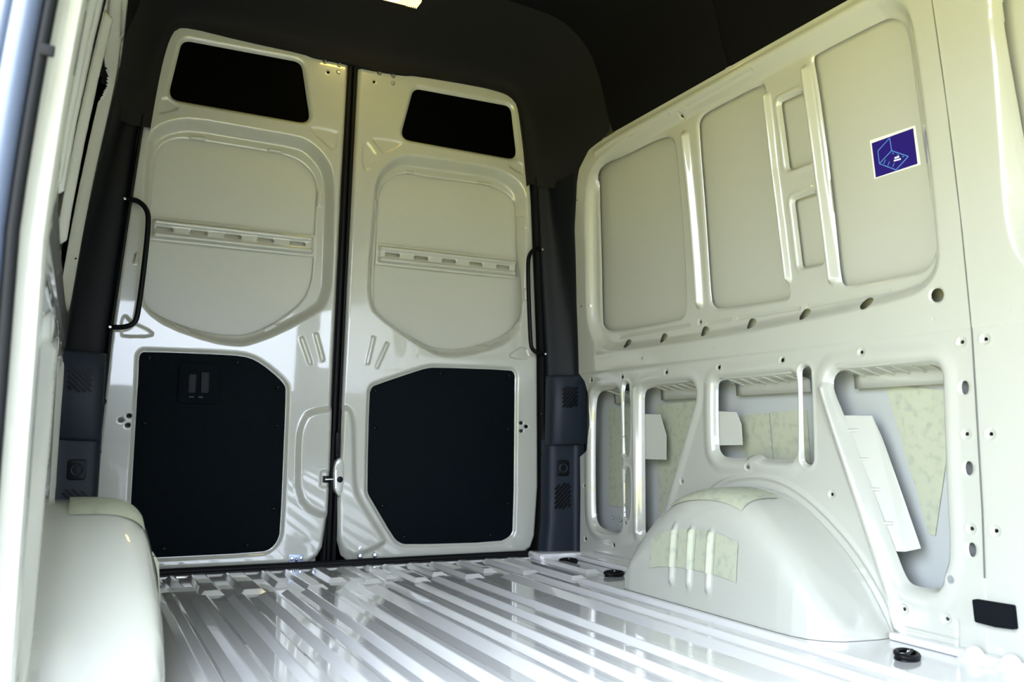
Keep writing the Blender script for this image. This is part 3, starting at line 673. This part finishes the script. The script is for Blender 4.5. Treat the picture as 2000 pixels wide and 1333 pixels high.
        h = prism('handle_bezel', fillet(hq, .018), -.004, .006, fdoor, BOARD, b, .002)
        hi = [(-0.544,0.678),(-0.474,0.678),(-0.472,0.573),(-0.546,0.572)]
        # dark well: four inner walls and a flap
        prism('handle_well', fillet(hi, .010), -.0055, -.003, fdoor, BOARD, b, .001)
        g = [(-0.507,0.671),(-0.479,0.671),(-0.478,0.599),(-0.505,0.598)]; prism('handle_flap', fillet(g, .004), -.014, -.004, fdoor, PLASTIC_D, b, .002)
        g = [(-0.545,0.662),(-0.520,0.662),(-0.521,0.599),(-0.544,0.598)]; prism('handle_flap', fillet(g, .004), -.008, -.005, fdoor, PLASTIC_D, b, .001)
        for g in ([(-0.541,0.587),(-0.526,0.588),(-0.525,0.582),(-0.541,0.583)], [(-0.510,0.588),(-0.497,0.589),(-0.496,0.582),(-0.510,0.582)]):
            prism('handle_mark', g, -.0066, -.0055, fdoor, PLASTIC, b, smooth=False)
    return d
build_door(1, False); build_door(2, True)

# rubber profiles of the doors
def rubber_strip(name, pts, w, m, label, cat):
    o = tube(name, pts, w, m); tag(o, label, cat); return o
seal = empty('centre_door_seal', (-.028, 0, 0)); tag(seal, 'black ribbed rubber seal standing in the gap between the two rear doors', 'seal')
box('seal_body', (-.024, .012, -.01), (.022, .05, 1.90), RUBBER, seal)
for k in range(2): box('seal_lip', (-.016+.018*k, -.014, -.01), (-.006+.018*k, .02, 1.90), RUBBER, seal, .003)
# lean the seal with the doors
for c in seal.children:
    for v in c.data.vertices: v.co.y += ydoor(v.co.z)
sill = empty('sill_seal', (0, -.04, 0)); tag(sill, 'black rubber seal along the rear sill under both doors', 'seal')
tube('seal_bulb', [(-.80, 0, .006), (.80, 0, .006)], .013, RUBBER, sill, 10)
box('seal_foot', (-.80, -.030, -.008), (.80, .03, .006), RUBBER, sill, .003)
box('sill_gap_cover', (-.80, .0, -.05), (.80, .06, -.004), RUBBER, sill)

# ================================================================== REAR PILLAR TRIMS (built for the right side, mirrored to the left)
def mirror_mesh(me):
    m2 = me.copy()
    n = len(m2.vertices); co = np.empty(n*3, np.float32); m2.vertices.foreach_get('co', co); co = co.reshape(-1, 3); co[:, 0] *= -1; m2.vertices.foreach_set('co', co.ravel())
    m2.flip_normals(); m2.update(); return m2
def mirrored(root, label, name=None):
    r = root.copy(); COL.objects.link(r); r.location.x = -root.location.x
    if r.data: r.data = mirror_mesh(root.data)
    r['label'] = label
    for ch in list(root.children):
        c = ch.copy(); COL.objects.link(c); c.parent = r; c.location.x = -ch.location.x
        if ch.data: c.data = mirror_mesh(ch.data)
        for g in list(ch.children):
            k = g.copy(); COL.objects.link(k); k.parent = c; k.location.x = -g.location.x
            if g.data: k.data = mirror_mesh(g.data)
    return r
# door-aperture rubber channel between door and trims
def chan(z):  # x of the door edge
    return float(np.interp(z, [.0, .06, .27, .79, 1.417, 1.6], [.795, .805, .812, .793, .745, .73]))
def pillar_sec(z):
    e = chan(z); w = float(xw(z))
    return [(e+.004, ydoor(z)+.03), (e+.004, ydoor(z)-.015), (e-.004, ydoor(z)-.03), (e+.004, ydoor(z)-.045), (e+.008, -.068)]
apr = empty('aperture_seal'); tag(apr, 'black rubber seal around the right edge of the rear door opening', 'seal')
loft('seal_strip', [[(x, y, z) for x, y in pillar_sec(z)] for z in np.linspace(-.005, 1.52, 30)], RUBBER, apr, True)
for z in (.10, .40, .56):
    screw('clip', (chan(z)+.002, -.062, z), .011, .005, BLACK, apr)
mirrored(apr, 'black rubber seal around the left edge of the rear door opening')
up = empty('upper_pillar_trim'); tag(up, 'tall black plastic trim with grab handle on the right rear pillar', 'pillar trim')
def up_sec(z):
    e = chan(z)+.010; w = float(xw(z))
    yb = float(np.interp(z, [.72, 1.0, 1.3, 1.5], [-.150, -.165, -.205, -.275]))
    return [(e, -.06), (e+.002, -.078), (e+.014, -.092), (e+.045, -.10), (w-.035, -.118), (w-.012, yb+.02), (w-.004, yb+.004), (w+.012, yb-.012)]
loft('trim_face', [[(x, y, z) for x, y in chaikin(up_sec(z), 1, False)] for z in np.linspace(.690, 1.50, 24)], PLASTIC_D, up, True)
bm = bmesh.new(); quad(bm, [(x, y, .690) for x, y in up_sec(.690)] + [(.93, -.05, .690)]); bm_obj('trim_lower_edge', bm, PLASTIC_D, up)
gh = [(0.775,1.227),(0.738,1.223),(0.710,1.195),(0.703,1.152),(0.710,0.985),(0.719,0.841),(0.728,0.813),(0.756,0.800),(0.794,0.800)]
hp = [(x, -.085 - .028*math.sin(math.pi*min(1, max(0, (i+.0)/8)))**.5, z) for i, (x, z) in enumerate(gh)]
hp = [tuple(q) for q in chaikin(hp, 2, False)]
bar = tube('grab_handle', hp, .0085, BLACK, up, 12); bar['label'] = 'black bent-tube grab handle'
for x, z in (gh[0], gh[-1]): screw('bolt', (x+.004, -.090, z), .0055, .004, STEEL, bar, 'torx')
mirrored(up, 'tall black plastic trim with grab handle on the left rear pillar')
# vent cover (protruding) and lower vented trim
def vent(name, quad_, ysurf, parent, m=BLACK):
    """diagonal slots: short bars set in a grid; quad_ = x0,x1,z0,z1"""
    x0, x1, z0, z1 = quad_
    n = 9; w = .0048
    for k in range(n):
        # a slanted bar clipped to the rectangle
        c = z0 - (x1-x0)*.9 + (k+.7)*((z1-z0)+(x1-x0)*.9)/n
        pts = []
        for x in np.linspace(x0, x1, 9):
            z = c + (x-x0)*.95
            if z0 <= z <= z1: pts.append((x, z))
        if len(pts) < 2: continue
        a, b = pts[0], pts[-1]; dx, dz = .004, .0042
        P = [(a[0]-dx*.6, a[1]+dz*.9), (a[0]-dx, a[1]-dz*.2), (a[0]+dx*.6, a[1]-dz*.9), (b[0]+dx*.6, b[1]-dz*.9+.001), (b[0]+dx, b[1]+dz*.2), (b[0]-dx*.6, b[1]+dz*.9)]
        prism('slot_shade_bar', P, -.0028, .001, lambda u, v, d: (u, ysurf(u)+d, v), m, parent, smooth=False)  # raised black bar stands in for the shade inside an open slot
vc = empty('vent_cover'); tag(vc, 'dark grey vent cover with diagonal slots bulging from the right rear pillar', 'vent cover')
ysv = lambda x: -.152 - .010*(1-((x-.872)/.07)**2)
sec = [(.803, -.085), (.803, -.125), (.808, -.142), (.818, -.150)] + [(x, ysv(x)) for x in np.linspace(.83, .915, 7)] + [(.928, -.158), (.934, -.175), (.934, -.185)]
zz = [(.432, .0), (.434, .0)] 
rings = []
for z, sh in ((.436, .055), (.432, .02), (.434, .006), (.442, .0), (.60, 0), (.700, 0), (.708, .006), (.711, .02), (.708, .05)):
    rings.append([(x, min(y+sh, -.085) if sh else y, z + (.006*(x-.80)/.13)) for x, y in sec])
loft('cover_shell', rings, PLASTIC, vc, True, angle=50)
vent('v', (.842, .906, .585, .672), ysv, vc)
mirrored(vc, 'dark vent cover with diagonal slots bulging from the left rear pillar')
lt = empty('lower_pillar_trim'); tag(lt, 'dark plastic lower trim with socket and slotted vent on the right rear pillar', 'pillar trim')
ysl = lambda x: -.118 - .004*(1-((x-.868)/.07)**2)
sec = [(.800, -.06), (.804, -.100), (.812, -.112)] + [(x, ysl(x)) for x in np.linspace(.822, .912, 6)] + [(.922, -.122), (.932, -.135), (.936, -.165)]
loft('trim_face', [[(x - (.012*max(0, .14-z)/.14 if x < .85 else 0), y, z) for x, y in sec] for z in (.018, .03, .06, .10, .14, .25, .34, .455)], PLASTIC, lt, True, angle=50)
vent('v', (.832, .900, .185, .285), ysl, lt)
hx, hz = .866, .345
prism('socket_frame', fillet([(hx-.027, hz-.032), (hx+.027, hz-.032), (hx+.027, hz+.032), (hx-.027, hz+.032)], .012), -.003, .006, lambda u, v, d: (u, ysl(u)+d, v), BLACK, lt, .002)
sf = lathe('socket_cup', [(.020, -.0035), (.017, -.006), (.0135, -.005), (.012, .0), (.003, .001)], PLASTIC, lt, 18, lambda u, v, h: (hx+u, ysl(hx)+h, hz+v))
mirrored(lt, 'dark plastic lower trim with socket and slotted vent on the left rear pillar')
# body corner behind the trims; rubber black stands in for shade in the gaps
for sgn in (1, -1):
    pb = loft('trim_%d' % (1 if sgn > 0 else 2), [[(sgn*.80, .09, z), (sgn*.825, -.02, z), (sgn*.90, -.06, z), (sgn*(float(xw(z))+.055), -.12, z)] for z in np.linspace(-.05, 1.62, 12)], RUBBER)
    tag(pb, kind='structure')

# ================================================================== WHEEL ARCHES
HY = [(-.772,0),(-.79,.055),(-.82,.125),(-.87,.195),(-.92,.243),(-.985,.292),(-1.05,.318),(-1.13,.331),(-1.216,.333),(-1.28,.321),(-1.335,.300),(-1.40,.260),(-1.476,.203),(-1.53,.150),(-1.57,.102),(-1.605,.05),(-1.632,0)]
_hy = np.array(chaikin(HY, 2, False))[::-1]
def hgt(y): return np.interp(y, _hy[:, 0], _hy[:, 1])
def wid(y):
    return np.interp(y, [-1.635, -1.63, -1.616, -1.59, -1.56, -1.52, -1.47, -.83, -.80, -.785, -.772], [.02, .075, .155, .195, .216, .227, .231, .231, .228, .220, .19])
def arch_pt(y, s, off=0.0):
    """s 0 at the wall, 1 at the floor"""
    q = 6.0; h = float(hgt(y))+off; w = float(wid(y))+off; th = s*math.pi/2
    cx = math.sin(th)**(2/q); cz = math.cos(th)**(2/q)
    if s > .999: cz = 0
    if s < .001: cx = 0
    x = w*cx; z = h*cz
    # inner face leans outward a little towards the top
    x -= .022*min(1, z/.30)*cx
    b = 0.0
    if cx > .6:
        for yc in (-1.045, -1.125, -1.21):
            t = max(0, 1-abs(y-yc)/.016)
            zt = max(0, min(1, (.225-z)/.02))*max(0, min(1, (z-.045)/.02))
            b += .010*(t*t*(3-2*t))*zt
    return (.922-x*.957-b, y, z-.006)
wa = empty('wheel_arch', (0, 0, 0)); tag(wa, 'white wheel arch with damping pads beside the right wall, three pressed ribs', 'wheel arch')
S_ = np.r_[np.linspace(0, .25, 8), np.linspace(.28, .72, 26), np.linspace(.75, 1, 10)]
# spread samples by arc position: invert the superellipse so faces stay even
def s_list():
    out = [0.0]
    for t in np.linspace(.02, .98, 60):
        out.append(t)
    q = 6.0
    base = np.linspace(0.0005, .9995, 4000); X = np.sin(base*math.pi/2)**(2/q)*.23; Z = np.cos(base*math.pi/2)**(2/q)*.32
    L = np.r_[0, np.cumsum(np.hypot(np.diff(X), np.diff(Z)))]
    return [0.0]+list(np.interp(np.linspace(.004, .996, 60)*L[-1], L, base))+[1.0]
SL = s_list()
ysr = np.linspace(-1.632, -.7725, 230)
loft('arch_shell', [[arch_pt(y, s) for s in SL] for y in ysr], PAINT, wa, True, angle=60)
def arch_pad(y0, y1, f0, f1, par):
    # f0,f1: index range in SL
    ys_ = np.linspace(y0, y1, 60); ss = [SL[i] for i in range(f0, f1+1)]
    o = loft('damping_pad', [[tuple(Vector(arch_pt(y, s, .0025)) + Vector((-.0012, 0, .0005))) for s in ss] for y in ys_], PAD, par, True, angle=60)
    return o
SZ = [arch_pt(-1.1, s)[2] for s in SL]; SX = [arch_pt(-1.1, s)[0] for s in SL]
i0 = next(i for i in range(len(SL)) if SX[i] < .735 and SZ[i] < .205); i1 = next(i for i in range(len(SL)) if SX[i] < .75 and SZ[i] < .10)
for a, b in ((-.935, -1.068), (-1.069, -1.148), (-1.149, -1.232), (-1.233, -1.325)): arch_pad(a, b, i0, i1, wa)
j0 = next(i for i in range(len(SL)) if SX[i] < .880); j1 = next(i for i in range(len(SL)) if SX[i] < .745)
arch_pad(-.99, -1.31, j0, j1, wa)
wl = mirrored(wa, 'white wheel arch in the near left corner beside the left wall')

# ================================================================== LEFT DOOR PILLAR WITH SEAL
pil = empty('trim_3'); tag(pil, kind='structure')
zsp = np.linspace(-.05, 2.0, 36)
loft('pillar_post', [[(-(float(xw(z))+dx), y, z) for dx, y in ((.0, -1.80), (.0, -1.862), (.004, -1.872), (.018, -1.876), (.022, -1.882), (.030, -1.905), (.050, -1.912), (.085, -1.912), (.10, -1.905), (.105, -1.86))] for z in zsp], PAINT, pil, True, angle=40)
lw = empty('door_opening_seal', (0, 0, 0)); tag(lw, 'thick blue-grey rubber seal on the blurred near door pillar', 'seal')
tube('seal_bulb', [(-(float(xw(z))+.060), -1.925, z) for z in zsp], .017, SEALRUB, lw, 14)
tube('seal_lip', [(-(float(xw(z))+.037), -1.918, z) for z in zsp], .010, RUBBER, lw, 10)
tube('seal_outer_bulb', [(-(float(xw(z))+.085), -1.918, z) for z in zsp], .012, SEALRUB, lw, 12)
bf = prism('buffer_nub', fillet([(-1.930, .940), (-1.918, .944), (-1.918, .952), (-1.930, .958)], .003), .020, .036, fL1, RUBBER, lw, .003)
# roof rail and sill of the sliding door opening, front post
box('trim_4', (-1.02, -3.32, -.16), (-.90, -1.88, -.008), PAINT, None, .01); tag(bpy.data.objects['trim_4'], kind='structure')
box('trim_5', (-.95, -3.32, 1.66), (-.80, -1.88, 2.02), PAINT, None, .01); tag(bpy.data.objects['trim_5'], kind='structure')

# ================================================================== SMALL THINGS
# sticker on the outer skin of the front bay
stk = empty('sticker'); tag(stk, 'dark blue square sticker with white border and light blue box drawing', 'sticker')
SD = .0612
fs = fR1
prism('sticker_sheet', [(-1.603,1.243),(-1.740,1.239),(-1.742,1.141),(-1.603,1.142)], SD-.0002, SD+.0004, fs, STICK_W, stk, smooth=False)
sprint = prism('sticker_print', [(-1.608,1.234),(-1.734,1.234),(-1.734,1.145),(-1.608,1.144)], SD-.0006, SD, fs, STICK_B, stk, smooth=False)
def ln(a, b, w, m, d=.0009):
    a, b = np.array(a), np.array(b); n = np.array([-(b-a)[1], (b-a)[0]]); n = n/np.linalg.norm(n)*w/2
    prism('sticker_line', [tuple(a+n), tuple(b+n), tuple(b-n), tuple(a-n)], SD-d, SD-.0005, fs, m, sprint, smooth=False)
q = [(-1.624,1.209),(-1.664,1.231),(-1.665,1.198),(-1.624,1.176),(-1.711,1.170),(-1.671,1.147)]
for i, j in ((0,1),(1,2),(0,3),(3,2),(2,4),(4,5),(5,3)): ln(q[i], q[j], .0022, STICK_L)
q = [(-1.671,1.177),(-1.685,1.177),(-1.668,1.171),(-1.689,1.170)]
ln(q[0], q[1], .0045, STICK_T); ln(q[2], q[3], .0040, STICK_T)
q = [(-1.637,1.172),(-1.644,1.181),(-1.649,1.164),(-1.655,1.173),(-1.662,1.157),(-1.669,1.165)]
for i in (0, 2, 4): ln(q[i], q[i+1], .0018, STICK_L)
for c in [(-1.668,1.190),(-1.682,1.182),(-1.696,1.174)]: ln((c[0]-.002, c[1]), (c[0]+.002, c[1]), .003, STICK_L)

# lashing rings lying on the floor
def lashing(c, label, s=1.0, rot=0.0, z0=FZ):
    r = empty('lashing_ring', (c[0], c[1], z0)); r.rotation_euler = (0, 0, rot); tag(r, label, 'lashing ring', 'lashing rings on the floor')
    pts = [(.034*s*math.cos(a), .022*s*math.sin(a), .010+.003*math.sin(a)) for a in np.linspace(0, 2*math.pi, 25)[:-1]]
    tube('ring', pts, .0058*s, BLACK, r, 10, closed=True)
    lathe('base', [(.036*s, 0), (.034*s, .005), (.014*s, .007), (.012*s, .010)], BLACK, r, 18, lambda u, v, h: (u, v*.75, h))
    tube('hinge_pin', [(-.030*s, -.004, .012), (.030*s, -.004, .012)], .0055*s, BLACK, r, 8)
    screw('stud', (0, -.002, .016), .004, .004, STEEL, r)
    return r
a, b, c = [(0.820,-0.248),(0.813,-0.573),(0.780,-1.788)]
lashing(a, 'small black lashing ring on the floor in the right rear corner')
lashing(b, 'small black lashing ring tucked behind the right wheel arch')
lashing(c, 'black lashing ring on the floor in front of the right wheel arch', 1.0, .5)
# foam block over a body hole low on the right wall
FQ = [(-1.854,0.122),(-1.945,0.124),(-1.948,0.075),(-1.905,0.072),(-1.858,0.074)]
fo = empty('foam_pad'); tag(fo, 'black foam pad stuck low on the right wall near the floor', 'foam pad')
prism('foam_block', fillet(FQ, .004, 3), -.012, .004, fR1, FOAM, fo, .004)
# pressed humps along the sill beside it
for k, (y, x) in enumerate([(-1.865, .895), (-1.945, .90), (-2.02, .905), (-2.10, .905)]):
    lathe('sill_hump', [(.042, FZ), (.034, -.002), (.026, .006), (.016, .020), (.008, .026), (.001, .027)], FLOORP, floor, 16, lambda u, v, h, x=x, y=y: (x+u*.8, y+v, h))
box('wall_foot', (.895, -2.40, FZ), (.93, -1.64, .012), FLOORP, floor, .006)
box('wall_foot', (.895, -.80, FZ), (.93, -.17, .012), FLOORP, floor, .006)

# ground outside the van
bm = bmesh.new(); quad(bm, [(-30,-30,-.62),(30,-30,-.62),(30,30,-.62),(-30,30,-.62)]); g = bm_obj('floor_outside', bm, GROUND); tag(g, kind='structure')
